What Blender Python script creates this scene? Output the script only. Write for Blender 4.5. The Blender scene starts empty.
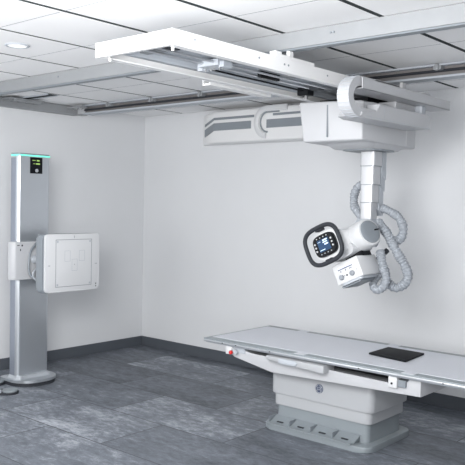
import bpy, bmesh, math, random
from mathutils import Vector, Matrix
PI = math.pi
S = bpy.context.scene
C = S.collection

# ---------------------------------------------------------------- camera
cam = bpy.data.cameras.new('camera')
cam.sensor_width = 36.0
cam.lens = 734.886 / 465 * 36.0
cam.clip_start = 0.05
camo = bpy.data.objects.new('camera', cam); C.objects.link(camo)
yaw, pitch, roll = 0.7095718, -0.0383365, 0.0198425
fw = Vector((-math.sin(yaw)*math.cos(pitch), math.cos(yaw)*math.cos(pitch), math.sin(pitch)))
rt = Vector((math.cos(yaw), math.sin(yaw), 0))
up = rt.cross(fw)
r2 = rt*math.cos(roll) + up*math.sin(roll)
u2 = -rt*math.sin(roll) + up*math.cos(roll)
m = Matrix((r2, u2, -fw)).transposed().to_4x4()
m.translation = Vector((0, 0, 1.75))
camo.matrix_world = m
S.camera = camo

# ---------------------------------------------------------------- world, lights, exposure
w = bpy.data.worlds.new('world'); S.world = w; w.use_nodes = True
bg = w.node_tree.nodes['Background']
bg.inputs[0].default_value = (0.99, 0.99, 1.0, 1)
bg.inputs[1].default_value = 0.84

def area(name, loc, target, sx, sy, power, col=(1.0, 1.0, 1.0)):
    l = bpy.data.lights.new(name, 'AREA'); l.shape = 'RECTANGLE'; l.size = sx; l.size_y = sy
    l.energy = power; l.color = col
    o = bpy.data.objects.new(name, l); C.objects.link(o); o.location = loc
    d = Vector(target) - Vector(loc)
    o.rotation_euler = d.to_track_quat('-Z', 'Y').to_euler()
    return o
area('left_wall_fill', (-2.0, 0.9, 2.55), (-6.67, 4.4, 1.8), 1.6, 1.2, 185)  # added lamp with no fitting behind it, brightens the left wall
area('ceiling_fill', (-0.6, 0.2, 1.6), (-1.8, 2.6, 2.79), 2.4, 1.4, 104)  # added lamp out of view, lifts the ceiling from below
area('ceiling_fill', (-5.0, 0.2, 1.6), (-5.0, 2.8, 2.79), 2.0, 1.4, 50)  # second added lamp for the left part of the ceiling

S.view_settings.view_transform = 'Standard'
S.view_settings.look = 'None'
S.view_settings.gamma = 1
S.view_settings.exposure = 0.0
S.view_settings.use_curve_mapping = False

# ---------------------------------------------------------------- materials
def mat(name, col, rough=0.5, metal=0.0, noise=0.0, scale=30, emit=None, es=1.0, bump=0.0, coat=0.0):
    M = bpy.data.materials.new(name); M.use_nodes = True
    nt = M.node_tree; b = nt.nodes['Principled BSDF']
    b.inputs['Base Color'].default_value = (*col, 1)
    b.inputs['Roughness'].default_value = rough
    b.inputs['Metallic'].default_value = metal
    if coat: b.inputs['Coat Weight'].default_value = coat
    if noise or bump:
        tc = nt.nodes.new('ShaderNodeTexCoord')
        n = nt.nodes.new('ShaderNodeTexNoise'); n.inputs['Scale'].default_value = scale
        n.inputs['Detail'].default_value = 5
        nt.links.new(tc.outputs['Object'], n.inputs['Vector'])
        if noise:
            mx = nt.nodes.new('ShaderNodeMix'); mx.data_type = 'RGBA'
            mx.inputs[6].default_value = (*[c*(1-noise) for c in col], 1)
            mx.inputs[7].default_value = (*[min(1, c*(1+noise)) for c in col], 1)
            nt.links.new(n.outputs['Fac'], mx.inputs[0]); nt.links.new(mx.outputs[2], b.inputs['Base Color'])
        if bump:
            bp = nt.nodes.new('ShaderNodeBump'); bp.inputs['Strength'].default_value = bump
            bp.inputs['Distance'].default_value = 0.002
            nt.links.new(n.outputs['Fac'], bp.inputs['Height']); nt.links.new(bp.outputs[0], b.inputs['Normal'])
    if emit:
        b.inputs['Emission Color'].default_value = (*emit, 1)
        b.inputs['Emission Strength'].default_value = es
    return M

M_wall = mat('wall_paint', (0.66, 0.672, 0.69), 0.75, noise=0.02, scale=3)
M_ceil = mat('ceiling_tile_white', (0.88, 0.882, 0.887), 0.85, noise=0.015, scale=60)
M_plenum = mat('plenum_black', (0.012, 0.02, 0.022), 0.9)
M_base = mat('baseboard_slate', (0.075, 0.085, 0.10), 0.5, noise=0.05, scale=10)
M_white = mat('white_enamel', (0.62, 0.63, 0.645), 0.38, noise=0.01, scale=8)
M_bridge = mat('bridge_white', (0.77, 0.775, 0.78), 0.4, noise=0.01, scale=8)
M_white2 = mat('white_plastic', (0.49, 0.50, 0.52), 0.42, noise=0.01, scale=8)
M_lgrey = mat('light_grey_plastic', (0.42, 0.45, 0.49), 0.45, noise=0.02, scale=8)
M_beam = mat('galvanised_grey', (0.28, 0.292, 0.305), 0.5, 0.1, noise=0.06, scale=14)
M_mgrey = mat('blue_grey_plastic', (0.215, 0.24, 0.265), 0.4, noise=0.03, scale=10)
M_dgrey = mat('dark_grey_rubber', (0.035, 0.038, 0.045), 0.5, noise=0.05, scale=20)
M_rail = mat('rail_web_taupe', (0.20, 0.19, 0.19), 0.5, 0.3, noise=0.15, scale=9)
M_black = mat('black_gloss', (0.006, 0.007, 0.009), 0.35)
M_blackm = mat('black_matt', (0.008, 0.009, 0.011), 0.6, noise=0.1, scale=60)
M_alu = mat('brushed_aluminium', (0.62, 0.64, 0.67), 0.32, 0.85, noise=0.04, scale=6)
M_colm = mat('silver_lacquer', (0.56, 0.59, 0.625), 0.30, 0.8, noise=0.02, scale=4)
M_pedestal = mat('pedestal_white_shaded', (0.39, 0.402, 0.42), 0.42, noise=0.01, scale=8)  # white darkened to carry the weaker light low on the table
M_silver = mat('satin_silver', (0.52, 0.53, 0.55), 0.38, 0.5, noise=0.02, scale=5)
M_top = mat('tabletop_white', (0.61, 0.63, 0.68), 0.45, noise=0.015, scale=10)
M_plinth = mat('plinth_blue_grey', (0.24, 0.27, 0.29), 0.42, 0.1, noise=0.03, scale=10)
M_red = mat('red_button', (0.55, 0.02, 0.02), 0.4)
M_glow = mat('status_light_teal', (0.2, 0.8, 0.65), 0.4, emit=(0.10, 0.62, 0.42), es=0.9)
M_hose = mat('hose_sleeve', (0.31, 0.335, 0.37), 0.6, noise=0.4, scale=50, bump=1.0)
M_steel = mat('bright_steel', (0.7, 0.7, 0.7), 0.25, 1.0)
M_lamp = mat('lamp_lens', (0.9, 0.9, 0.9), 0.4, emit=(1, 1, 1), es=0.35)
M_screenblue = mat('screen_blue', (0.02, 0.04, 0.08), 0.5, emit=(0.012, 0.04, 0.09), es=1.0)
M_screenlight = mat('screen_white_text', (0.5, 0.6, 0.7), 0.3, emit=(0.45, 0.60, 0.78), es=0.8)
M_amber = mat('display_text_green', (0.3, 0.5, 0.1), 0.3, emit=(0.22, 0.30, 0.12), es=0.8)
for q in (M_black, M_blackm, M_screenblue, M_dgrey):
    q.node_tree.nodes['Principled BSDF'].inputs['Specular IOR Level'].default_value = 0.15
M_lcd = mat('lcd_lavender', (0.6, 0.65, 0.85), 0.3, emit=(0.55, 0.62, 0.95), es=0.5)
M_knob = mat('knob_grey', (.25, .27, .30), .4, noise=.1, scale=80)
M_navy = mat('print_navy', (0.04, 0.06, 0.12), 0.5)

def floor_mat():
    M = bpy.data.materials.new('slate_floor'); M.use_nodes = True
    nt = M.node_tree; N = nt.nodes; Lk = nt.links; b = N['Principled BSDF']
    tc = N.new('ShaderNodeNewGeometry')
    mp = N.new('ShaderNodeMapping')
    mp.inputs['Location'].default_value = (5.38 + 0.625 + 1.25*40, -3.385 + 0.625*12, 0)
    Lk.new(tc.outputs['Position'], mp.inputs['Vector'])
    br = N.new('ShaderNodeTexBrick')
    br.offset = 0.5; br.offset_frequency = 2
    br.inputs['Scale'].default_value = 1.0
    br.inputs['Brick Width'].default_value = 1.25
    br.inputs['Row Height'].default_value = 0.625
    br.inputs['Mortar Size'].default_value = 0.0055
    br.inputs['Mortar Smooth'].default_value = 0.3
    br.inputs['Color1'].default_value = (0, 0, 0, 1)
    br.inputs['Color2'].default_value = (1, 1, 1, 1)
    br.inputs['Mortar'].default_value = (0.5, 0.5, 0.5, 1)
    Lk.new(mp.outputs[0], br.inputs['Vector'])
    def noise(scale, detail, dist, vec=None):
        n = N.new('ShaderNodeTexNoise'); n.inputs['Scale'].default_value = scale
        n.inputs['Detail'].default_value = detail; n.inputs['Distortion'].default_value = dist
        n.inputs['Roughness'].default_value = 0.65
        Lk.new(vec or mp.outputs[0], n.inputs['Vector']); return n
    # each tile gets its own cloud pattern: shift the noise by the tile's random value
    sh = N.new('ShaderNodeVectorMath'); sh.operation = 'MULTIPLY_ADD'
    sh.inputs[1].default_value = (7.3, 3.1, 5.7)
    Lk.new(br.outputs['Color'], sh.inputs[0]); Lk.new(mp.outputs[0], sh.inputs[2])
    st = N.new('ShaderNodeMapping'); st.inputs['Scale'].default_value = (0.75, 1.6, 1)
    st.inputs['Rotation'].default_value = (0, 0, 0.25)
    Lk.new(sh.outputs[0], st.inputs['Vector'])
    big = noise(1.6, 4, 0.7, st.outputs[0]); fine = noise(16, 8, 0.4, st.outputs[0]); grit = noise(85, 3, 0, st.outputs[0])
    def math_(op, a, b_, **k):
        n = N.new('ShaderNodeMath'); n.operation = op
        for i, v in enumerate((a, b_)):
            if isinstance(v, (int, float)): n.inputs[i].default_value = v
            else: Lk.new(v, n.inputs[i])
        return n.outputs[0]
    bw = N.new('ShaderNodeRGBToBW'); Lk.new(br.outputs['Color'], bw.inputs[0])
    v = math_('MULTIPLY', bw.outputs[0], 0.26)
    v = math_('ADD', v, math_('MULTIPLY', big.outputs['Fac'], 0.85))
    v = math_('ADD', v, math_('MULTIPLY', fine.outputs['Fac'], 0.85))
    v = math_('ADD', v, math_('MULTIPLY', grit.outputs['Fac'], 0.36))
    v = math_('SUBTRACT', v, 0.73)
    cr = N.new('ShaderNodeValToRGB')
    e = cr.color_ramp.elements
    e[0].position = 0.12; e[0].color = (0.058, 0.066, 0.080, 1)
    e[1].position = 0.95; e[1].color = (0.54, 0.57, 0.62, 1)
    x = cr.color_ramp.elements.new(0.5); x.color = (0.155, 0.172, 0.200, 1)
    Lk.new(v, cr.inputs[0])
    mx = N.new('ShaderNodeMix'); mx.data_type = 'RGBA'
    Lk.new(br.outputs['Fac'], mx.inputs[0]); Lk.new(cr.outputs[0], mx.inputs[6])
    mx.inputs[7].default_value = (0.05, 0.057, 0.068, 1)
    Lk.new(mx.outputs[2], b.inputs['Base Color'])
    b.inputs['Roughness'].default_value = 0.52
    b.inputs['Specular IOR Level'].default_value = 0.45
    bp = N.new('ShaderNodeBump'); bp.inputs['Strength'].default_value = 0.35; bp.inputs['Distance'].default_value = 0.004
    Lk.new(v, bp.inputs['Height']); Lk.new(bp.outputs[0], b.inputs['Normal'])
    return M
M_floor = floor_mat()

# ---------------------------------------------------------------- helpers (all shapes in world metres)
def link(name, bm, material, parent=None, smooth=False, xf=None):
    if xf is not None: bmesh.ops.transform(bm, matrix=xf, verts=bm.verts)
    bmesh.ops.recalc_face_normals(bm, faces=bm.faces)
    org = Vector((0, 0, 0))
    if parent is not None:
        p = parent
        while p is not None: org += p.location; p = p.parent
        loc = None
    else:
        lo = Vector([min(v.co[i] for v in bm.verts) for i in range(3)])
        hi = Vector([max(v.co[i] for v in bm.verts) for i in range(3)])
        org = Vector(((lo.x+hi.x)/2, (lo.y+hi.y)/2, lo.z)); loc = org
    bmesh.ops.translate(bm, vec=-org, verts=bm.verts)
    me = bpy.data.meshes.new(name); bm.to_mesh(me); bm.free()
    if material: me.materials.append(material)
    if smooth:
        for p_ in me.polygons: p_.use_smooth = True
        try: me.set_sharp_from_angle(angle=math.radians(38))
        except Exception: pass
    o = bpy.data.objects.new(name, me); C.objects.link(o)
    if parent is not None: o.parent = parent
    else: o.location = loc
    return o
def thing(name, label, cat, loc, group=None):
    o = bpy.data.objects.new(name, None); C.objects.link(o); o.location = loc
    o.empty_display_size = 0.1
    o['label'] = label; o['category'] = cat
    if group: o['group'] = group
    return o
def tag(o, label, cat, group=None):
    o['label'] = label; o['category'] = cat
    if group: o['group'] = group
    return o
def struct(name, bm, m_, **k):
    o = link(name, bm, m_, **k); o['kind'] = 'structure'; return o
def add_box(bm, x0, x1, y0, y1, z0, z1, bev=0.0, seg=2):
    r = bmesh.ops.create_cube(bm, size=1)
    vs = r['verts']
    for v in vs:
        v.co = Vector(((x0+x1)/2 + v.co.x*(x1-x0), (y0+y1)/2 + v.co.y*(y1-y0), (z0+z1)/2 + v.co.z*(z1-z0)))
    if bev:
        es = list({e for v in vs for e in v.link_edges})
        bmesh.ops.bevel(bm, geom=es, offset=bev, segments=seg, affect='EDGES', profile=0.5)
def box(*a, **k):
    bm = bmesh.new(); add_box(bm, *a, **k); return bm
def boxes(lst, bev=0.0):
    bm = bmesh.new()
    for b in lst: add_box(bm, *b, bev=bev)
    return bm
def prism(pts, axis, a0, a1, bev=0.0, seg=2, bm=None, taper=None):
    """polygon pts extruded along axis ('x': pts=(y,z), 'y': (x,z), 'z': (x,y)); taper=(cx,cy,s) scales the end ring"""
    bm = bm or bmesh.new()
    def mk(p, a):
        return {'x': (a, p[0], p[1]), 'y': (p[0], a, p[1]), 'z': (p[0], p[1], a)}[axis]
    A = [bm.verts.new(mk(p, a0)) for p in pts]
    if taper:
        cx, cy, s = taper; q = [(cx+(p[0]-cx)*s, cy+(p[1]-cy)*s) for p in pts]
    else: q = pts
    B = [bm.verts.new(mk(p, a1)) for p in q]
    n = len(pts); fs = [bm.faces.new(A), bm.faces.new(B[::-1])]
    for i in range(n): fs.append(bm.faces.new((A[i], B[i], B[(i+1) % n], A[(i+1) % n])))
    if bev:
        es = list(set(fs[0].edges) | set(fs[1].edges))
        bmesh.ops.bevel(bm, geom=es, offset=bev, segments=seg, affect='EDGES', profile=0.5)
    return bm
def rrect(x0, x1, y0, y1, r, n=6):
    if not isinstance(r, (tuple, list)): r = (r,)*4       # corners: x1y1, x0y1, x0y0, x1y0
    out = []
    for (cx, cy, a0, rr) in ((x1, y1, 0, r[0]), (x0, y1, 90, r[1]), (x0, y0, 180, r[2]), (x1, y0, 270, r[3])):
        sx = -1 if cx == x1 else 1; sy = -1 if cy == y1 else 1
        if rr <= 0: out.append((cx, cy)); continue
        for i in range(n+1):
            a = math.radians(a0 + 90*i/n)
            out.append((cx+sx*rr + rr*math.cos(a), cy+sy*rr + rr*math.sin(a)))
    return out
def tube(path, rad, n=12, closed=False, bm=None, cap=True, sx=1.0, sy=1.0, upv=None):
    bm = bm or bmesh.new(); P = [Vector(p) for p in path]; N = len(P)
    R = rad if isinstance(rad, (list, tuple)) else [rad]*N
    T = []
    for i in range(N):
        if closed: t = P[(i+1) % N]-P[i-1]
        else: t = P[min(i+1, N-1)]-P[max(i-1, 0)]
        T.append(t.normalized())
    u = Vector(upv) if upv else (Vector((0, 0, 1)) if abs(T[0].z) < .9 else Vector((1, 0, 0)))
    u = (u - T[0]*u.dot(T[0])).normalized(); rings = []
    for i in range(N):
        u = (u - T[i]*u.dot(T[i])).normalized(); v = T[i].cross(u)
        rings.append([bm.verts.new(P[i] + (u*math.cos(2*PI*k/n)*sx + v*math.sin(2*PI*k/n)*sy)*R[i]) for k in range(n)])
    for i in range(N if closed else N-1):
        a = rings[i]; b = rings[(i+1) % N]
        for k in range(n): bm.faces.new((a[k], a[(k+1) % n], b[(k+1) % n], b[k]))
    if cap and not closed: bm.faces.new(rings[0][::-1]); bm.faces.new(rings[-1])
    return bm
def spline(pts, k=8):
    P = [Vector(p) for p in pts]; P = [2*P[0]-P[1]] + P + [2*P[-1]-P[-2]]; out = []
    for i in range(1, len(P)-2):
        for j in range(k):
            t = j/k; a, b, c, d = P[i-1:i+3]
            out.append(0.5*((2*b)+(c-a)*t+(2*a-5*b+4*c-d)*t*t+(3*b-a-3*c+d)*t**3))
    out.append(P[-2]); return out
def disc(c, r, axis, t, n=32, bm=None, bev=0.0):
    pts = [(c[0]+r*math.cos(2*PI*i/n), c[1]+r*math.sin(2*PI*i/n)) for i in range(n)]
    return prism(pts, axis, t[0], t[1], bm=bm, bev=bev)
def text_bm(s, size, depth, shear=0.0):
    cu = bpy.data.curves.new('lettering', 'FONT'); cu.body = s; cu.size = size; cu.extrude = depth; cu.shear = shear
    cu.align_x = 'CENTER'; cu.align_y = 'CENTER'; cu.resolution_u = 3
    o = bpy.data.objects.new('lettering', cu); C.objects.link(o)
    dg = bpy.context.evaluated_depsgraph_get(); dg.update()
    me = bpy.data.meshes.new_from_object(o.evaluated_get(dg))
    bm = bmesh.new(); bm.from_mesh(me)
    bpy.data.objects.remove(o); bpy.data.meshes.remove(me); bpy.data.curves.remove(cu)
    return bm

# ---------------------------------------------------------------- room shell
XL, YB, ZC = -6.675, 6.10, 2.79
XR, YN = 1.6, -1.4
struct('floor', box(XL-.1, XR, YN, YB+.1, -0.1, 0), M_floor)
struct('wall_left', box(XL-.1, XL, YN, YB+.1, 0, ZC+.1), M_wall)
struct('wall_back', box(XL, XR, YB, YB+.1, 0, ZC+.1), M_wall)
struct('wall_right', box(XR, XR+.1, YN, YB+.1, 0, ZC+.1), M_wall)
struct('baseboard_left', box(XL, XL+.014, YN, YB, 0, .117, bev=.003), M_base)
struct('baseboard_back', box(XL+.014, XR, YB-.014, YB, 0, .117, bev=.003), M_base)
# ceiling: tiles 0.66 x 0.645 with dark reveals along Y and hairline joints along X, under a dark plenum
bm = bmesh.new()
xs = [XL] + [-6.03+.665*i for i in range(0, 12)]
ys = [YN] + [YN + .645*(i) for i in range(1, 12)] 
y0s = [2.47 + .645*i for i in range(-6, 6)]
ys = [YN] + [y for y in y0s if YN+.1 < y < YB-.1] + [YB]
xs = [x for x in xs if x < XR-.1] + [XR]
for i in range(len(xs)-1):
    for j in range(len(ys)-1):
        gy = .003
        gx = .011
        a = xs[i] + (gx if i else 0); b = xs[i+1]-gx
        add_box(bm, a, b, ys[j]+gy, ys[j+1]-gy, ZC, ZC+.02)
# T bars seen up the joints
ceil = struct('ceiling', bm, M_ceil)
struct('ceiling_plenum', box(XL, XR, YN, YB, ZC+.045, ZC+.10), M_plenum)
bm = bmesh.new()
for y in ys[1:-1]: add_box(bm, XL, XR, y-.0028, y+.0028, ZC-.0008, ZC+.0195)
struct('trim_1', bm, mat('joint_grey', (.30, .31, .33), .7, noise=.02))
# dark T-bar reveals along the room, each with its white lip
bm = bmesh.new(); bl = bmesh.new()
for x in xs[1:-1]:
    wd = .015 if x > -3.5 else (.011 if x > -4.3 else (.009 if x > -5.0 else .006))
    add_box(bm, x-wd, x+wd, YN+.01, YB-.02, ZC-.0015, ZC+.003)
    add_box(bl, x-wd-.014, x-wd, YN+.01, YB-.02, ZC-.003, ZC+.001)
struct('trim_3', bm, M_plenum)
struct('trim_4', bl, M_ceil)
# grey box profile along the left wall under the ceiling
struct('trim_2', box(XL, XL+.07, 0.6, 5.04, 2.69, 2.785, bev=.004), M_beam)
# ceiling tile gap by the left wall, its dark added as a black plate
t = thing('ceiling_slot', 'short black plate as the dark gap between ceiling tiles beside the left wall', 'ceiling slot', (-6.33, 4.31, 2.775))
link('slot_frame', boxes([(-6.60, -6.05, 4.25, 4.262, 2.775, 2.79), (-6.60, -6.05, 4.358, 4.37, 2.775, 2.79)]), M_lgrey, t)
link('slot_dark_plate', box(-6.60, -6.05, 4.262, 4.358, 2.782, 2.79), M_plenum, t)

# ---------------------------------------------------------------- ceiling rails
t = thing('ceiling_rail', 'wide pale grey ceiling rail nearest the camera, crossing over the white bridge frame', 'rail', (-3.0, 3.61, 2.69))
link('rail_profile', prism([(3.58, 2.69), (3.58, 2.786), (3.66, 2.786), (3.66, 2.69)], 'x', -6.62, .6, bev=.004), M_beam, t, smooth=True)
link('bottom_lip', box(-6.62, .6, 3.592, 3.65, 2.681, 2.69), M_mgrey, t)
for x in (-4.95, -3.62, -2.36, -2.34):
    link('bolt', disc((x, 2.745), .006, 'y', (3.574, 3.581), n=10), M_mgrey, t)
t = thing('ceiling_rail', 'dark recessed ceiling rail near the back wall, carrying the far end of the bridge', 'rail', (-3.0, 5.0, 2.69))
link('top_flange', box(-6.45, .6, 4.97, 5.13, 2.772, 2.786), M_lgrey, t)
link('rail_web', box(-6.45, .6, 5.02, 5.09, 2.706, 2.772), M_rail, t)
link('bottom_flange', box(-6.45, .6, 4.995, 5.12, 2.690, 2.706, bev=.002), M_lgrey, t)
link('cable_run', tube([(-6.44, 5.005, 2.735), (-3.0, 5.006, 2.742), (.55, 5.005, 2.735)], .010, n=8), M_dgrey, t)
for x in (-6.0, -5.35, -4.69, -4.02, -2.36, -1.7):
    link('clamp', boxes([(x-.03, x+.03, 4.955, 5.02, 2.742, 2.772), (x-.012, x+.012, 4.94, 4.965, 2.735, 2.78)], bev=.002), M_beam, t)
# corner brackets
t = thing('rail_bracket', 'grey slotted bracket in the ceiling corner above the upright stand', 'bracket', (-6.5, 4.25, 2.72))
link('bracket_plate', boxes([(-6.63, -6.45, 4.10, 4.50, 2.755, 2.77), (-6.63, -6.60, 4.10, 4.50, 2.72, 2.755), (-6.47, -6.45, 4.14, 4.46, 2.735, 2.755)], bev=.002), M_beam, t)
for i in range(4):
    link('bolt', disc((-6.54, 4.16+.09*i), .014, 'z', (2.738, 2.756), n=8), M_steel, t)
t = thing('rail_bracket', 'small grey end bracket where the dark rail meets the left wall profile', 'bracket', (-6.45, 4.93, 2.70))
link('bracket_plate', boxes([(-6.56, -6.34, 4.86, 4.965, 2.745, 2.76), (-6.60, -6.50, 5.02, 5.09, 2.69, 2.705)], bev=.002), M_beam, t)
for x in (-6.52, -6.45, -6.38):
    link('bolt', disc((x, 4.91), .012, 'z', (2.73, 2.746), n=8), M_steel, t)
# recessed downlight
t = thing('downlight', 'round white recessed downlight in the ceiling at upper left', 'ceiling light', (-4.36, 2.82, 2.77))
bm = bmesh.new()
prof = [(.060, 2.789), (.064, 2.783), (.076, 2.781), (.082, 2.789)]
tube([(-4.36+.072*math.cos(a), 2.82+.072*math.sin(a), 2.786) for a in [2*PI*i/40 for i in range(40)]], .010, n=8, closed=True, bm=bm, sx=.5, sy=1.0, upv=(0, 0, 1))
link('trim_ring', bm, M_lgrey, t, smooth=True)
link('lens', disc((-4.36, 2.82), .064, 'z', (2.784, 2.789)), M_lamp, t)

# ---------------------------------------------------------------- bridge frame
BX0, BX1, BY0, BY1, BZ0, BZ1 = -3.246, -2.644, 2.59, 5.16, 2.54, 2.62
t = thing('bridge_frame', 'long white open bridge frame hanging below the ceiling rails', 'frame', (-2.945, 3.9, 2.54))
# C-shaped side beams
for s, x in ((1, BX0), (-1, BX1)):
    o = link('side_beam', boxes([(min(x, x+s*.012), max(x, x+s*.012), BY0, BY1, BZ0, BZ1), (min(x+s*.012, x+s*.05), max(x+s*.012, x+s*.05), BY0+.03, BY1, BZ0, BZ0+.008),
                                 (min(x+s*.012, x+s*.05), max(x+s*.012, x+s*.05), BY0+.03, BY1, BZ1-.008, BZ1)]), M_bridge, t)
link('end_plate', box(BX0+.012, BX1-.012, BY0, BY0+.03, BZ0, BZ1, bev=.002), M_bridge, t)
link('end_plate', box(BX0+.012, BX1-.012, BY1-.03, BY1, BZ0, BZ1, bev=.002), M_bridge, t)
link('top_panel', box(BX0+.05, BX1-.05, BY0+.03, BY1-.03, BZ1-.010, BZ1-.004), M_lgrey, t)
for x in (BX0+.075, BX1-.075):
    link('inner_channel', boxes([(x-.020, x+.020, BY0+.06, BY1-.06, 2.575, 2.58), (x-.020, x-.016, BY0+.06, BY1-.06, 2.58, 2.61), (x+.016, x+.020, BY0+.06, BY1-.06, 2.58, 2.61)]), M_lgrey, t)
for x, r in ((-2.99, .008), (-2.90, .007)):
    link('guide_rod', tube([(x, BY0+.03, 2.575), (x, BY1-.03, 2.575)], r, n=10), M_alu, t, smooth=True)
for y in (2.86, 3.35, 3.95):
    link('cross_member', box(BX0+.05, BX1-.05, y-.03, y+.03, 2.596, 2.611), M_beam, t)
link('black_cover', box(-2.98, -2.88, 2.78, 2.88, 2.588, 2.60), M_dgrey, t)
link('black_cover', box(-2.96, -2.935, 3.66, 3.86, 2.56, 2.60), M_blackm, t)
tr = link('trolley', boxes([(-3.03, -2.87, 3.18, 3.30, 2.555, 2.592), (-3.06, -3.02, 3.21, 3.27, 2.54, 2.57), (-2.88, -2.84, 3.2, 3.28, 2.545, 2.58)], bev=.003), M_lgrey, t)
for i in range(5):
    link('screw', disc((-3.02+.035*i, 3.24+.01*(i % 2)), .006, 'z', (2.540, 2.556), n=8), M_steel, tr)
link('cable', tube(spline([(-3.06, 3.3, 2.57), (-3.05, 3.6, 2.565), (-3.07, 3.9, 2.57), (-3.06, 4.3, 2.565), (-3.06, 4.34, 2.57)]), .006, n=8), M_blackm, t)
tr = link('brake_unit', box(-3.11, -3.02, 4.30, 4.38, 2.535, 2.59, bev=.004), M_blackm, t)
link('brake_unit', box(-2.98, -2.90, 4.26, 4.33, 2.56, 2.585, bev=.004), M_dgrey, t)
link('screw', disc((-3.06, 4.34), .014, 'z', (2.51, 2.536), n=12), M_steel, tr)
for (y, z) in ((2.75, 2.59), (3.28, 2.585), (3.52, 2.585), (3.56, 2.585), (3.98, 2.585)):
    link('bolt', disc((y, z), .006, 'x', (BX1-.001, BX1+.003), n=10), M_mgrey, t)
for x in (-3.17, -3.0, -2.72):
    link('bolt', disc((x, 2.585), .006, 'y', (BY0-.003, BY0+.001), n=10), M_mgrey, t)
link('lock_pin', disc((-2.69, 2.64), .008, 'z', (2.522, 2.541), n=10), M_bridge, t)
link('lock_pin', disc((-3.18, 2.64), .008, 'z', (2.522, 2.541), n=10), M_bridge, t)
# hangers up to both rails
for y0, y1, z1 in ((3.56, 3.68, 2.681), (4.99, 5.13, 2.69)):
    for x in (BX0+.03, BX1-.035):
        link('hanger', box(x-.012, x+.012, y0+.04, y1-.04, BZ1, z1, bev=.002), M_bridge, t)
link('hanger_foot', box(BX1-.05, BX1-.004, 3.44, 3.50, BZ1, 2.655, bev=.002), M_bridge, t)
link('top_cover', box(BX1-.08, BX1-.004, 3.50, 3.84, BZ1, BZ1+.022, bev=.003), M_bridge, t)
link('cable_tray', boxes([(-3.40, -3.33, 3.62, 4.28, 2.54, 2.552), (-3.40, -3.392, 3.62, 4.28, 2.552, 2.58), (-3.338, -3.33, 3.62, 4.28, 2.552, 2.58), (-3.33, -3.246, 3.70, 3.76, 2.56, 2.572), (-3.33, -3.246, 4.1, 4.16, 2.56, 2.572)]), M_bridge, t)

# ---------------------------------------------------------------- wall-mounted long cover behind
t = thing('wall_cover', 'long white equipment cover with grey stripes high on the back wall', 'cover', (-4.4, 5.97, 2.39))
def cover_band(z0, z1, off, x_end=-3.30, x_start=None):
    # plan outline following the front and the slanted left end, offset outward
    o = off
    pts = [(-5.60-o*.4, 6.099), (-5.52-o, 6.02), (-5.26-o*.3, 5.85-o), (x_end, 5.85-o), (x_end, 6.099)]
    return prism(pts, 'z', z0, z1)
body = prism([(-5.70, 6.099), (-5.61, 6.02), (-5.31, 5.85), (-3.30, 5.85), (-3.30, 6.099)], 'z', 2.40, 2.735, bev=.02, seg=3)
link('cover_shell', body, M_bridge, t, smooth=True)
# stripes: thin raised bands wrapped round the front and the slanted end, dropping towards the wall
def stripe(zt, zb, drop, x1):
    bm = bmesh.new(); o = .004
    pl = [(-5.58, 6.003-.008, drop), (-5.31-.002, 5.85-o, 0), (x1, 5.85-o, 0)]
    A = []
    for (x, y, d) in pl:
        A.append([bm.verts.new((x-.002, y-.002, zb-d)), bm.verts.new((x-.002, y-.002, zt-d)), bm.verts.new((x, y+.02, zt-d)), bm.verts.new((x, y+.02, zb-d))])
    for i in range(2):
        for k in range(4): bm.faces.new((A[i][k], A[i+1][k], A[i+1][(k+1) % 4], A[i][(k+1) % 4]))
    bm.faces.new(A[0]); bm.faces.new(A[-1][::-1])
    return bm
link('grey_stripe', stripe(2.668, 2.643, .045, -4.76), M_mgrey, t)
link('grey_stripe', stripe(2.610, 2.530, .045, -4.80), M_mgrey, t)
link('grey_stripe', box(-4.52, -3.30, 5.846, 5.852, 2.645, 2.668), M_mgrey, t)
link('grey_stripe', box(-4.60, -3.30, 5.846, 5.852, 2.525, 2.61), M_mgrey, t)
# C-shaped rounded moulding
arc = [(-4.60 + .13*math.cos(a)*1.0, 5.845, 2.585 + .135*math.sin(a)) for a in [PI/2 + PI*i/20 for i in range(21)]]
path = [(-4.34, 5.845, 2.72)] + arc
bm = bmesh.new(); tube(path, .032, n=10, bm=bm, sx=.55, sy=1.0, upv=(0, 1, 0))
link('round_moulding', bm, M_white, t, smooth=True)
arc2 = [(-4.585 + .092*math.cos(a), 5.845, 2.585 + .10*math.sin(a)) for a in [PI/2 + PI*i/20 for i in range(21)]]
link('inner_trim', tube([(-4.44, 5.845, 2.685)] + arc2, .009, n=8), M_plinth, t, smooth=True)

# ---------------------------------------------------------------- ceiling tube crane
t = thing('xray_tube_crane', 'white ceiling carriage with silver telescopic column holding the tube head over the table', 'x-ray equipment', (-2.87, 4.86, 2.18))
def hexa(bot, top, bev=.0, seg=3):
    bm = bmesh.new(); A = [bm.verts.new(p) for p in bot]; B = [bm.verts.new(p) for p in top]
    bm.faces.new(A[::-1]); bm.faces.new(B)
    for i in range(4): bm.faces.new((A[i], A[(i+1) % 4], B[(i+1) % 4], B[i]))
    if bev: bmesh.ops.bevel(bm, geom=list(bm.edges), offset=bev, segments=seg, affect='EDGES', profile=.5)
    return bm
x0, x1, y0, y1 = -3.20, -2.662, 4.45, 5.27
cs = link('carriage_cover', hexa([(x0+.035, y0+.01, 2.215), (x1, y0+.01, 2.215), (x1, y1-.01, 2.205), (x0+.035, y1-.01, 2.205)],
                        [(x0, y0-.005, 2.512), (x1, y0-.005, 2.49), (x1, y1, 2.49), (x0, y1, 2.512)], bev=.016), M_white2, t, smooth=True)
link('side_panel_seam', box(x1-.001, x1+.0015, 5.10, 5.106, 2.222, 2.37), M_white, cs)
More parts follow.
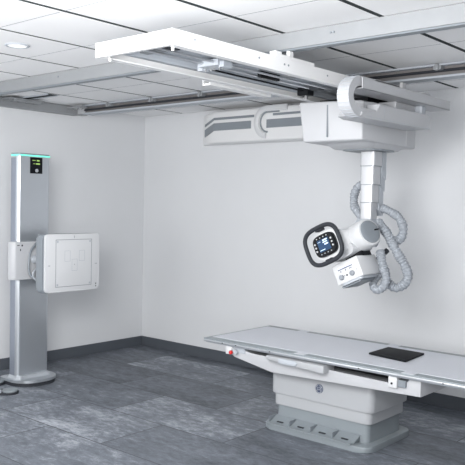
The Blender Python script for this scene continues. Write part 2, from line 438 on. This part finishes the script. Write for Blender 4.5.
sl = prism([(-2.99, 2.245), (-2.984, 2.245), (-2.984, 2.49), (-2.99, 2.49)], 'y', y0-.009, y0+.012)
link('slot_strip', box(-2.951, -2.941, y0-.006, y0+.012, 2.245, 2.475, bev=.002), M_mgrey, cs)
link('top_adapter', box(-3.13, -2.72, 4.62, 5.12, 2.49, 2.538), M_blackm, cs)
# lower flange, tapering under-body
link('underbody', prism(rrect(-3.10, -2.68, 4.60, 5.20, .09), 'z', 2.215, 2.178, taper=(-2.87, 4.90, .80)), M_white2, t, smooth=True)
link('collar', prism(rrect(-3.03, -2.715, 4.73, 5.10, .10), 'z', 2.170, 2.18), M_mgrey, t, smooth=True)
# telescopic sections: satin face towards the room, grey side web
zs = [2.168, 2.058, 1.917, 1.782, 1.60]
for i in range(4):
    s = .006*i
    c = prism(rrect(-2.918+s*.3, -2.790-s*1.2, 4.86+s*.4, 4.985-s, .018, n=4), 'z', zs[i+1], zs[i], bev=.002, seg=1)
    sec = link('column_section', c, M_silver, t, smooth=True)
    if i < 3:
        zz = zs[i+1]-.10*(i == 2)-.045*(i == 1)-.1*(i == 0)
        link('side_web', prism([(4.985-s, zs[i]-.001), (5.05-s, zs[i]-.001), (5.05-s, zz), (4.985-s, zz+.05)], 'x', -2.905, -2.795-s), M_lgrey, sec)
    link('joint_band', prism(rrect(-2.9195+s*.3, -2.7885-s*1.2, 4.8585+s*.4, 4.9865-s, .02, n=4), 'z', zs[i+1]-.001, zs[i+1]+.004), M_mgrey, sec, smooth=True)

# energy chain: lower strand, bend, upper strand
def ribbon(path, th, xa, xb, bm=None):
    bm = bm or bmesh.new(); n = len(path); R = []
    for i, (y, z) in enumerate(path):
        a = path[max(i-1, 0)]; b = path[min(i+1, n-1)]
        ty, tz = b[0]-a[0], b[1]-a[1]; l = math.hypot(ty, tz); ny, nz = -tz/l, ty/l
        R.append([bm.verts.new((xx, y+ny*s*th/2, z+nz*s*th/2)) for xx, s in ((xa, -1), (xb, -1), (xb, 1), (xa, 1))])
    for i in range(n-1):
        for k in range(4): bm.faces.new((R[i][k], R[i][(k+1) % 4], R[i+1][(k+1) % 4], R[i+1][k]))
    bm.faces.new(R[0]); bm.faces.new(R[-1][::-1])
    return bm
cy, cz, rr = 4.115, 2.455, .100
path = [(5.02, cz-rr+.005)] + [(5.0-.1*i, cz-rr+.005*(1-i/9)) for i in range(9)] + [(cy - rr*math.sin(a)*1.25, cz - rr*math.cos(a)) for a in [PI*i/16 for i in range(17)]] + [(cy+.1*i, cz+rr) for i in range(1, 6)]
bm = ribbon(path, .062, -2.555, -2.470)
bmesh.ops.recalc_face_normals(bm, faces=bm.faces)
ch = link('energy_chain', bm, M_white2, t, smooth=True)
bm = bmesh.new()
for i in range(1, 16, 1):
    a = PI*i/16; yy, zz = cy-(rr+.0)*math.sin(a)*1.25, cz-rr*math.cos(a)
    ny, nz = -math.sin(a), -math.cos(a)
    tube([(-2.556, yy+ny*.0312, zz+nz*.0312), (-2.469, yy+ny*.0312, zz+nz*.0312)], .0022, n=6, bm=bm)
link('chain_link_joints', bm, M_lgrey, ch)
# channel trays that guide the chain
def channel(xa, xb, ya, yb, za, zb, th=.006, open_up=True, slope=0.0):
    return boxes([(xa, xb, ya, yb, za, za+th), (xa, xa+th, ya, yb, za, zb), (xb-th, xb, ya, yb, za, zb)], bev=.002)
tr = link('upper_chain_tray', channel(-2.615, -2.455, 4.10, 5.40, 2.505, 2.575), M_white2, t)
link('tray_lid', box(-2.60, -2.47, 4.28, 4.62, 2.572, 2.590, bev=.004), M_white2, tr, smooth=True)
link('tray_lid', box(-2.60, -2.47, 4.625, 4.80, 2.572, 2.583, bev=.004), M_white2, tr, smooth=True)
link('tray_lid', box(-2.60, -2.47, 4.95, 5.10, 2.572, 2.590, bev=.004), M_white2, tr, smooth=True)
tr = link('lower_chain_tray', prism([(4.16, 2.322), (4.10, 2.335), (4.12, 2.36), (4.30, 2.372), (4.34, 2.432), (5.03, 2.436), (5.09, 2.42), (5.09, 2.33)], 'x', -2.64, -2.462, bev=.006), M_white2, t)
link('tray_seam', box(-2.4625, -2.461, 4.40, 4.403, 2.345, 2.43), M_lgrey, tr)
link('tray_seam', box(-2.4625, -2.461, 4.16, 5.05, 2.334, 2.337), M_lgrey, tr)
link('tray_support', box(-2.612, -2.50, 5.02, 5.09, 2.345, 2.505, bev=.01), M_lgrey, t)
link('inner_box', prism([(4.30, 2.40), (4.30, 2.455), (4.42, 2.462), (5.0, 2.458), (5.0, 2.40)], 'x', -2.662, -2.56, bev=.006), M_white2, t, smooth=True)
link('upper_brace', box(-2.70, -2.55, 4.72, 5.02, 2.40, 2.505, bev=.01), M_white2, t)

# tube head, rolled 25 degrees about the front-back axis
HM = Matrix(((.905, .0, -.425), (.0, 1.0, .0), (.425, .0, .905))).to_4x4()
HM.translation = Vector((-2.858, 4.732, 1.501))
HB = HM @ Matrix.Rotation(math.radians(-18), 4, 'Z')
def sq(cx, cz, ax, az, y, n=40, e=3.4, flat=0):
    out = []
    for i in range(n):
        a = 2*PI*i/n; c, s = math.cos(a), math.sin(a)
        out.append((cx+ax*math.copysign(abs(c)**(2/e), c), y, cz+az*math.copysign(abs(s)**(2/e), s)))
    return out
def loft(secs, cap=True):
    bm = bmesh.new(); R = [[bm.verts.new(p) for p in s] for s in secs]; n = len(R[0])
    for a, b in zip(R, R[1:]):
        for k in range(n): bm.faces.new((a[k], a[(k+1) % n], b[(k+1) % n], b[k]))
    if cap: bm.faces.new(R[0][::-1]); bm.faces.new(R[-1])
    return bm
def sec_x(x, r, dy=0, dz=0, e=2.0, n=36, k=1.0):
    out = []
    for i in range(n):
        a = 2*PI*i/n; c, s = math.cos(a), math.sin(a)
        out.append((x, dy+r*k*math.copysign(abs(c)**(2/e), c), dz+r*math.copysign(abs(s)**(2/e), s)))
    return out
# housing barrel along local x
hs = link('tube_housing', loft([sec_x(-.17, .045, e=2), sec_x(-.165, .07, e=2), sec_x(-.14, .09, e=2.2), sec_x(-.08, .104, e=2.4), sec_x(.02, .108, e=2.4), sec_x(.11, .108, e=2.2), sec_x(.158, .105), sec_x(.173, .098), sec_x(.176, .091)]), M_white, t, smooth=True, xf=HB)
link('end_cap', loft([sec_x(.174, .087), sec_x(.181, .085), sec_x(.186, .076), sec_x(.188, .05)]), M_mgrey, hs, smooth=True, xf=HB)
link('cap_latch', box(.183, .195, .035, .078, .0, .010, bev=.003), M_blackm, hs, xf=HB)
# neck from barrel towards the console
bm = loft([sq(-.02, .0, .105, .085, .00, e=3), sq(-.05, .003, .108, .092, -.09, e=3), sq(-.085, .012, .110, .095, -.14, e=3.2), sq(-.105, .018, .112, .100, -.175, e=3.2), sq(-.118, .02, .124, .109, -.192, e=3.2), sq(-.118, .02, .120, .105, -.202, e=3.2)])
link('console_neck', bm, M_white, hs, smooth=True, xf=HM)
link('lower_shell', loft([sq(-.03, -.07, .11, .045, .06, e=3), sq(-.05, -.075, .125, .045, -.05, e=3), sq(-.08, -.06, .12, .05, -.14, e=3)]), M_white2, hs, smooth=True, xf=HM)
# handle ring
RC = (-.125, .022)
hr = link('handle_ring', tube(sq(RC[0], RC[1], .150, .134, -.245, n=56, e=3.2), .0165, n=10, closed=True, upv=(0, 1, 0)), M_dgrey, hs, smooth=True, xf=HM)
for bz in (.118, -.118):
    link('ring_bracket', box(RC[0]-.03, RC[0]+.03, -.245, -.195, RC[1]+bz-.010, RC[1]+bz+.010, bev=.005), M_dgrey, hs, xf=HM, smooth=True)
cp = link('control_panel', loft([sq(RC[0], RC[1], .098, .082, -.20, e=3.6), sq(RC[0], RC[1], .098, .082, -.225, e=3.6), sq(RC[0], RC[1], .092, .076, -.232, e=3.6)]), M_black, t, smooth=True, xf=HM)
sc = link('screen', box(RC[0]-.052, RC[0]+.050, -.2345, -.231, RC[1]-.044, RC[1]+.046, bev=.001), M_screenblue, cp, xf=HM)
for (a, b, c, d) in ((-.004, .036, .016, .024), (.0, .040, .030, .040), (.006, .040, -.002, .008), (-.046, .0, -.034, -.029), (-.046, -.02, .03, .033)):
    link('screen_readout', box(RC[0]+a, RC[0]+b, -.2362, -.2345, RC[1]+c, RC[1]+d), M_screenlight, cp, xf=HM)
for sx_ in (-1, 1):
    for k in range(3):
        link('button', disc((RC[0]+sx_*.074, RC[1]+(k-1)*.027), .0068, 'y', (-.2385, -.231), n=16), M_silver, cp, xf=HM, smooth=True)
for k in range(4):
    link('button', disc((RC[0]+(k-1.5)*.03, RC[1]+.060), .004, 'y', (-.2375, -.231), n=12), M_silver, cp, xf=HM)
    link('button', disc((RC[0]+(k-1.5)*.03, RC[1]-.060), .004, 'y', (-.2375, -.231), n=12), M_lgrey, cp, xf=HM)
# collimator
cx0, cx1, cy0, cy1, cz0, cz1 = -.172, .056, -.165, .095, -.285, -.136
co = link('collimator', prism(rrect(cx0, cx1, cz0, cz1, .008, n=3), 'y', cy0, cy1, bev=.005), M_white, t, smooth=True, xf=HM)
link('light_scale', box(-.130, -.005, cy0-.0015, cy0+.002, -.178, -.166), M_lcd, co, xf=HM)
link('scale_marks', boxes([(-.130, -.005, cy0-.002, cy0+.002, -.186, -.180)] + [(x, x+.007, cy0-.002, cy0+.002, -.203, -.195) for x in (-.115, -.072, -.035, -.022)]), M_navy, co, xf=HM)
for x in (-.118, -.022):
    kb = link('knob', disc((x, -.240), .019, 'y', (cy0-.016, cy0+.002), n=20, bev=.003), M_knob, co, xf=HM, smooth=True)
link('knob', disc((-.070, -.238), .006, 'y', (cy0-.006, cy0+.002), n=12), M_dgrey, co, xf=HM)
link('indicator', disc((-.090, -.236), .003, 'y', (cy0-.003, cy0+.002), n=8), M_dgrey, co, xf=HM)
link('indicator', disc((.018, -.225), .003, 'y', (cy0-.003, cy0+.002), n=8), M_dgrey, co, xf=HM)
link('bottom_rail', prism(rrect(-.15, .035, cy0+.005, cy1-.02, .03), 'z', -.302, -.285), M_lgrey, co, smooth=True, xf=HM)
link('accessory_tray', boxes([(-.14, .02, cy0-.005, cy1-.06, -.318, -.309)], bev=.003), M_mgrey, co, xf=HM)
for x in (-.145, .012):
    link('tray_arm', box(x, x+.01, cy0-.003, cy1-.05, -.309, -.300), M_mgrey, co, xf=HM)
link('collimator_mount', prism(rrect(-.10, .06, -.10, .08, .05), 'z', -.14, -.08), M_blackm, co, smooth=True, xf=HM)
# yoke between column and head
link('pivot_yoke', loft([[(x, y, 1.66) for x, y in rrect(-2.925, -2.80, 4.83, 4.965, .04)], [(x, y, 1.60) for x, y in rrect(-2.94, -2.77, 4.79, 4.975, .06)], [(x, y, 1.50) for x, y in rrect(-2.93, -2.76, 4.78, 4.97, .06)], [(x, y, 1.45) for x, y in rrect(-2.91, -2.78, 4.80, 4.95, .05)]]), M_lgrey, t, smooth=True)

# sleeved hoses with ribs
def hose(name, pts, r, label=None):
    p = spline(pts, 14); L = [0]
    for a, b in zip(p, p[1:]): L.append(L[-1]+(b-a).length)
    q = []; rad = []; n = int(L[-1]/.006)
    for i in range(n+1):
        d = L[-1]*i/n; j = 0
        while j < len(L)-2 and L[j+1] < d: j += 1
        f = (d-L[j])/max(1e-9, L[j+1]-L[j]); q.append(p[j].lerp(p[j+1], min(1, f)))
        rad.append(r*(1.0+.11*math.sin(i*1.55+1.2*math.sin(i*.21))+.07*math.sin(i*.33+1)))
    o = link(name, tube(q, rad, n=14, sy=1.12), M_hose, t, smooth=True)
    if label: o['label'] = label
    return o
hose('cable_hose', [(-2.940, 4.970, 1.927), (-3.007, 4.980, 1.896), (-3.032, 4.980, 1.818), (-3.008, 4.960, 1.740), (-2.935, 4.930, 1.680), (-2.855, 4.900, 1.636)], 0.030, 'short grey sleeved hose looping behind the column')
hose('cable_hose', [(-2.806, 5.020, 1.744), (-2.728, 5.020, 1.715), (-2.649, 5.000, 1.672), (-2.604, 4.980, 1.606), (-2.599, 4.960, 1.540), (-2.631, 4.930, 1.502), (-2.663, 4.880, 1.524)], 0.030, 'grey sleeved hose arching out to the right of the column')
hose('cable_hose', [(-2.798, 4.950, 1.638), (-2.700, 4.900, 1.566), (-2.637, 4.880, 1.488), (-2.585, 4.880, 1.410), (-2.537, 4.900, 1.324), (-2.510, 4.900, 1.245), (-2.548, 4.900, 1.183), (-2.602, 4.880, 1.158), (-2.650, 4.860, 1.199), (-2.666, 4.840, 1.273), (-2.687, 4.830, 1.346), (-2.712, 4.840, 1.433)], 0.031, 'long grey sleeved hose hanging in a loop beside the tube head')
hose('cable_hose', [(-2.672, 4.820, 1.303), (-2.634, 4.800, 1.234), (-2.646, 4.780, 1.168), (-2.694, 4.780, 1.142), (-2.740, 4.800, 1.173), (-2.739, 4.840, 1.223), (-2.707, 4.870, 1.268)], 0.028, 'grey sleeved hose curling under the collimator')
link('cable_clip', tube([(-2.70, 4.93, 1.43), (-2.74, 4.86, 1.36)], .02, n=10), M_dgrey, t)

# ---------------------------------------------------------------- examination table
t = thing('examination_table', 'long grey-edged white x-ray table on a boxy pedestal', 'table', (-3.05, 4.87, 0))
TX0, TX1, TY0, TY1, TZ = -4.09, -1.62, 4.425, 5.315, .65
top = link('tabletop', box(TX0, TX1, TY0, TY1, TZ-.028, TZ, bev=.004), M_plinth, t, smooth=True)
link('patient_surface', box(TX0+.03, TX1-.03, TY0+.075, TY1-.075, TZ-.004, TZ+.0025, bev=.001), M_top, top)
for x in (-3.18, -2.30):
    link('edge_gap_plate', box(x, x+.09, TY0+.004, TY0+.08, TZ-.003, TZ+.0022), M_top, top)
    link('edge_gap_plate', box(x-.55, x-.46, TY1-.08, TY1-.006, TZ-.003, TZ+.0022), M_top, top)
link('side_rail', box(TX0+.01, TX1-.01, TY0-.012, TY0, TZ-.026, TZ-.010, bev=.003), M_alu, top, smooth=True)
link('side_rail', box(TX0+.01, TX1-.01, TY1, TY1+.012, TZ-.026, TZ-.010, bev=.003), M_alu, top, smooth=True)
link('under_rail', box(TX0+.02, TX1-.02, TY0+.006, TY0+.05, TZ-.036, TZ-.026, bev=.003), M_lgrey, top, smooth=True)
link('under_rail', box(TX0+.02, TX1-.02, TY1-.05, TY1-.006, TZ-.036, TZ-.026, bev=.003), M_lgrey, top, smooth=True)
for x in (-3.88, -3.74, -3.4, -2.62, -2.0):
    link('rail_stop', box(x, x+.012, TY0-.014, TY0-.011, TZ-.02, TZ-.014), M_blackm, top)
# under frame: tapered left arm, straight right arm
pr = prism([(-3.84, .605), (-3.84, .550), (-3.79, .525), (-3.42, .462), (-2.175, .500), (-2.175, .605), (-2.26, .605), (-2.30, .550), (-3.62, .574), (-3.68, .590), (-3.72, .605)][::-1], 'y', 4.47, 5.27, bev=.006)
uf = link('under_frame', pr, M_white2, t, smooth=True)
link('gap_shade_block', box(-3.66, -2.26, 4.60, 5.2, .55, .614), M_blackm, uf)  # black block puts the shade between frame and tabletop into colour
link('slide_block', box(-3.80, -3.68, 4.462, 5.24, .565, .612, bev=.005), M_lgrey, uf)
eb = link('end_block', box(-3.865, -3.80, 4.44, 4.53, .545, .612, bev=.008), M_white, t, smooth=True)
link('emergency_stop', disc((-3.798, .567), .016, 'y', (4.420, 4.442), n=20, bev=.004), M_red, eb, smooth=True)
link('stop_collar', disc((-3.765, .572), .020, 'y', (4.44, 4.48), n=20), M_lgrey, eb, smooth=True)
fb = link('end_block', box(-2.40, -2.335, 4.44, 4.50, .535, .612, bev=.006), M_white, t, smooth=True)
link('key_slot', disc((-2.372, .565), .008, 'y', (4.437, 4.442), n=10), M_dgrey, fb)
link('release_lever', box(-2.335, -2.275, 4.45, 4.50, .545, .595, bev=.006), M_mgrey, fb)
# pull-out detector tray with grip
dt = link('detector_tray', prism([(-3.42, .604), (-3.42, .580), (-3.39, .568), (-3.25, .564), (-2.92, .541), (-2.895, .550), (-2.895, .604)][::-1], 'y', 4.40, 4.55, bev=.008), M_pedestal, t, smooth=True)
link('tray_grip', prism([(-3.30, .594), (-3.27, .600), (-3.15, .600), (-3.12, .590), (-3.14, .562), (-3.29, .562)], 'y', 4.392, 4.41, bev=.004), M_lgrey, dt, smooth=True)
# pedestal: two white telescoping shells over a grey shroud
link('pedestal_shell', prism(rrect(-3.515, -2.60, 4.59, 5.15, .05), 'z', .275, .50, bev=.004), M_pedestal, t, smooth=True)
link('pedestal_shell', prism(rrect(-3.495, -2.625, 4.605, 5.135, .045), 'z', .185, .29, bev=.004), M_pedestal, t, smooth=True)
link('pedestal_shroud', prism(rrect(-3.475, -2.645, 4.62, 5.12, .045), 'z', .03, .20), M_plinth, t, smooth=True)
pl = link('floor_plinth', prism(rrect(-3.54, -2.585, 4.515, 5.20, .09), 'z', 0, .045, bev=.008, seg=3), M_plinth, t, smooth=True)
# foot pedals in recesses along the front
link('pedal_bar', box(-3.48, -2.72, 4.50, 4.60, .045, .056, bev=.003), M_plinth, pl)
for i in range(4):
    x = -3.475 + i*.195
    pd = link('foot_pedal', prism([(4.530, .05), (4.530, .056), (4.55, .060), (4.612, .094), (4.618, .05)], 'x', x+.006, x+.182, bev=.004), M_plinth, t, smooth=True)
    link('pedal_symbol', box(x+.065, x+.12, 4.545, 4.560, .062, .068), M_dgrey, pd)
    link('pedal_surround', boxes([(x-.0025, x+.0025, 4.53, 4.622, .05, .096), (x, x+.19, 4.612, 4.624, .094, .098)]), M_mgrey, pd)
# round monogram badge
bg_ = link('badge', disc((-3.052, .380), .034, 'y', (4.585, 4.592), n=36, bev=.001), M_navy, t, smooth=True)
ringp = [(-3.052+.029*math.cos(a), 4.5845, .380+.029*math.sin(a)) for a in [2*PI*i/36 for i in range(36)]]
link('badge_ring', tube(ringp, .0018, n=6, closed=True), M_silver, bg_)
lt = text_bm('GE', .036, .0012, .35)
link('badge_letters', lt, M_silver, bg_, xf=Matrix.Translation((-3.052, 4.5845, .380)) @ Matrix.Rotation(PI/2, 4, 'X'))
for k in range(4):
    a0 = PI/2*k + .5
    link('badge_swirl', tube([(-3.052+.0245*math.cos(a0+i*.12)*(1-.02*i), 4.5845, .380+.0245*math.sin(a0+i*.12)*(1-.02*i)) for i in range(7)], .0016, n=6), M_silver, bg_)

# flat panel lying on the table
o = link('detector_tablet', prism([(-2.757, 4.795), (-2.425, 4.737), (-2.455, 5.085), (-2.765, 5.105)], 'z', TZ+.0027, TZ+.018, bev=.003), M_blackm, smooth=True)
tag(o, 'thin black rectangular panel lying flat on the white table', 'panel')

# ---------------------------------------------------------------- wall stand
t = thing('wall_stand', 'tall silver upright detector stand beside the left wall', 'x-ray equipment', (-6.08, 4.09, 0))
CX0, CX1, CY0, CY1 = -6.20, -6.0, 3.905, 4.262
link('base_plate', prism(rrect(-6.24, -5.84, 3.86, 4.33, (.20, .05, .05, .20), n=10), 'z', .034, .058, bev=.008, seg=3), M_colm, t, smooth=True)
link('base_skirt', prism(rrect(-6.236, -5.846, 3.866, 4.324, (.195, .048, .048, .195), n=10), 'z', 0, .034), M_dgrey, t, smooth=True)
col = link('column', prism(rrect(-6.04, CX1, CY0, CY1, (.038, .002, .002, .038), n=8), 'z', .055, 2.165), M_colm, t, smooth=True)
link('rear_mast', prism(rrect(-6.135, -6.045, CY0+.004, CY1-.004, .01), 'z', .055, 2.15), mat('mast_grey', (.30, .33, .39), .35, .5, noise=.02), t, smooth=True)
link('mast_groove', box(-6.045, -6.039, CY0+.004, CY0+.014, .06, 2.15), M_dgrey, t)
link('foot_flare', prism(rrect(-6.15, -5.95, CY0-.02, CY1+.02, (.06, .02, .02, .06), n=8), 'z', .055, .09, taper=(-6.08, 4.083, .87)), M_colm, t, smooth=True)
link('top_plate', prism(rrect(-6.135, CX1+.002, CY0-.002, CY1+.002, (.035, .02, .02, .035), n=8), 'z', 2.178, 2.192, bev=.003), M_mgrey, t, smooth=True)
link('status_light', prism(rrect(-6.130, CX1+.006, CY0-.006, CY1+.006, (.035, .02, .02, .035), n=8), 'z', 2.166, 2.179), M_glow, t, smooth=True)
ds = link('status_display', box(CX1-.003, CX1+.006, 4.03, 4.165, 2.005, 2.158, bev=.003), M_black, t, smooth=True)
link('display_text', boxes([(CX1+.006, CX1+.0075, 4.05, 4.085, 2.126, 2.132), (CX1+.006, CX1+.0075, 4.10, 4.13, 2.122, 2.134),
                            (CX1+.006, CX1+.0075, 4.06, 4.08, 2.095, 2.100), (CX1+.006, CX1+.0075, 4.09, 4.135, 2.091, 2.103)]), M_amber, ds)
link('round_button', disc((4.10, 2.033), .017, 'x', (CX1+.005, CX1+.010), n=20), M_alu, ds, smooth=True)
# sliding carriage clamp on the column
cl = link('sliding_carriage', prism(rrect(-6.06, -5.955, 3.825, 4.275, (.03, .02, .03, .045), n=6), 'z', 1.005, 1.360, bev=.008), M_white2, t, smooth=True)
link('carriage_label', box(-5.9555, -5.954, 3.87, 3.895, 1.325, 1.332), M_dgrey, cl)
link('carriage_label', box(-5.9555, -5.954, 3.915, 3.93, 1.318, 1.335), M_dgrey, cl)
link('lock_keyhole', box(-5.9555, -5.953, 3.90, 3.908, 1.275, 1.295), M_dgrey, cl)
# articulated arm to the detector
link('swivel_arm', tube([(-5.97, 4.06, 1.19), (-5.85, 4.08, 1.19), (-5.70, 4.16, 1.19)], .045, n=20, sx=.9), M_lgrey, t, smooth=True)
link('swivel_joint', disc((-5.86, 4.06), .042, 'z', (1.13, 1.25), n=24, bev=.006), M_white2, t, smooth=True)
link('detector_cable', tube(spline([(-5.95, 4.08, 1.352), (-5.91, 3.99, 1.28), (-5.89, 3.955, 1.19), (-5.89, 3.955, 1.10), (-5.88, 3.975, 1.04), (-5.86, 4.04, 1.0), (-5.83, 4.10, 1.03)]), .011, n=8), M_mgrey, t, smooth=True)
link('detector_cable', tube(spline([(-5.90, 4.10, 1.13), (-5.87, 4.0, 1.09), (-5.87, 3.99, 1.03), (-5.84, 4.06, .97), (-5.80, 4.12, .98)]), .009, n=8), M_lgrey, t, smooth=True)
# detector: grey case, white face
link('detector_case', prism(rrect(3.905, 4.525, .905, 1.445, .035), 'x', -5.705, -5.615, bev=.02, seg=3), M_mgrey, t, smooth=True)
df = link('detector_face', prism(rrect(3.925, 4.54, .910, 1.445, .035)[::1], 'x', -5.625, -5.59, bev=.008, seg=3), M_white, t, smooth=True)
def outline(y0, y1, z0, z1, w_, x=-5.5905):
    return boxes([(x, x+.0012, y0, y1, z0, z0+w_), (x, x+.0012, y0, y1, z1-w_, z1), (x, x+.0012, y0, y0+w_, z0, z1), (x, x+.0012, y1-w_, y1, z0, z1)])
FY0, FY1, FZ0, FZ1 = 4.035, 4.448, .955, 1.395
link('alignment_outline', outline(FY0, FY1, FZ0, FZ1, .005), M_mgrey, df)
for y in (FY0+.012, FY1-.03):
    for z in (FZ0+.012, FZ1-.03):
        link('corner_mark', box(-5.5905, -5.589, y, y+.018, z, z+.018), M_lgrey, df)
link('chamber_outline', outline(4.135, 4.200, 1.19, 1.29, .003), M_lgrey, df)
link('chamber_outline', outline(4.30, 4.365, 1.19, 1.29, .003), M_lgrey, df)
link('chamber_outline', outline(4.217, 4.28, 1.10, 1.21, .003), M_lgrey, df)
link('centre_mark', box(-5.5905, -5.589, 4.245, 4.252, 1.155, 1.163), M_mgrey, df)
for y in (3.965, 4.50):
    link('centre_mark', box(-5.5905, -5.589, y-.012, y+.012, 1.155, 1.160), M_mgrey, df)
link('centre_mark', box(-5.5905, -5.589, 4.24, 4.245, 1.405, 1.43), M_mgrey, df)
link('indicator_light', disc((4.50, .965), .006, 'x', (-5.591, -5.588), n=12), M_dgrey, df)
link('indicator_light', disc((4.50, .940), .006, 'x', (-5.591, -5.588), n=12), M_dgrey, df)

# foot switches by the stand
def foot_switch(cx, cy, ang, label):
    t = thing('foot_switch', label, 'foot switch', (cx, cy, 0), 'foot switches on the floor by the stand')
    X = Matrix.Translation((cx, cy, 0)) @ Matrix.Rotation(ang, 4, 'Z')
    link('switch_base', prism(rrect(-.15, .15, -.085, .085, .08, n=8), 'z', 0, .02, bev=.004), M_dgrey, t, smooth=True, xf=X)
    link('pedal_plate', prism(rrect(-.138, -.01, -.075, .075, .05, n=8), 'z', .02, .036, bev=.006), M_plinth, t, smooth=True, xf=X)
    link('pedal_plate', prism(rrect(.01, .138, -.075, .075, .05, n=8), 'z', .02, .036, bev=.006), M_plinth, t, smooth=True, xf=X)
    link('pedal_hinge', box(-.012, .012, -.075, -.045, .02, .042), M_lgrey, t, xf=X)
foot_switch(-5.86, 3.66, .75, 'grey two-pedal foot switch on the floor, nearer the camera')
foot_switch(-6.24, 3.76, .75, 'grey two-pedal foot switch partly cut by the left edge, beside the stand base')
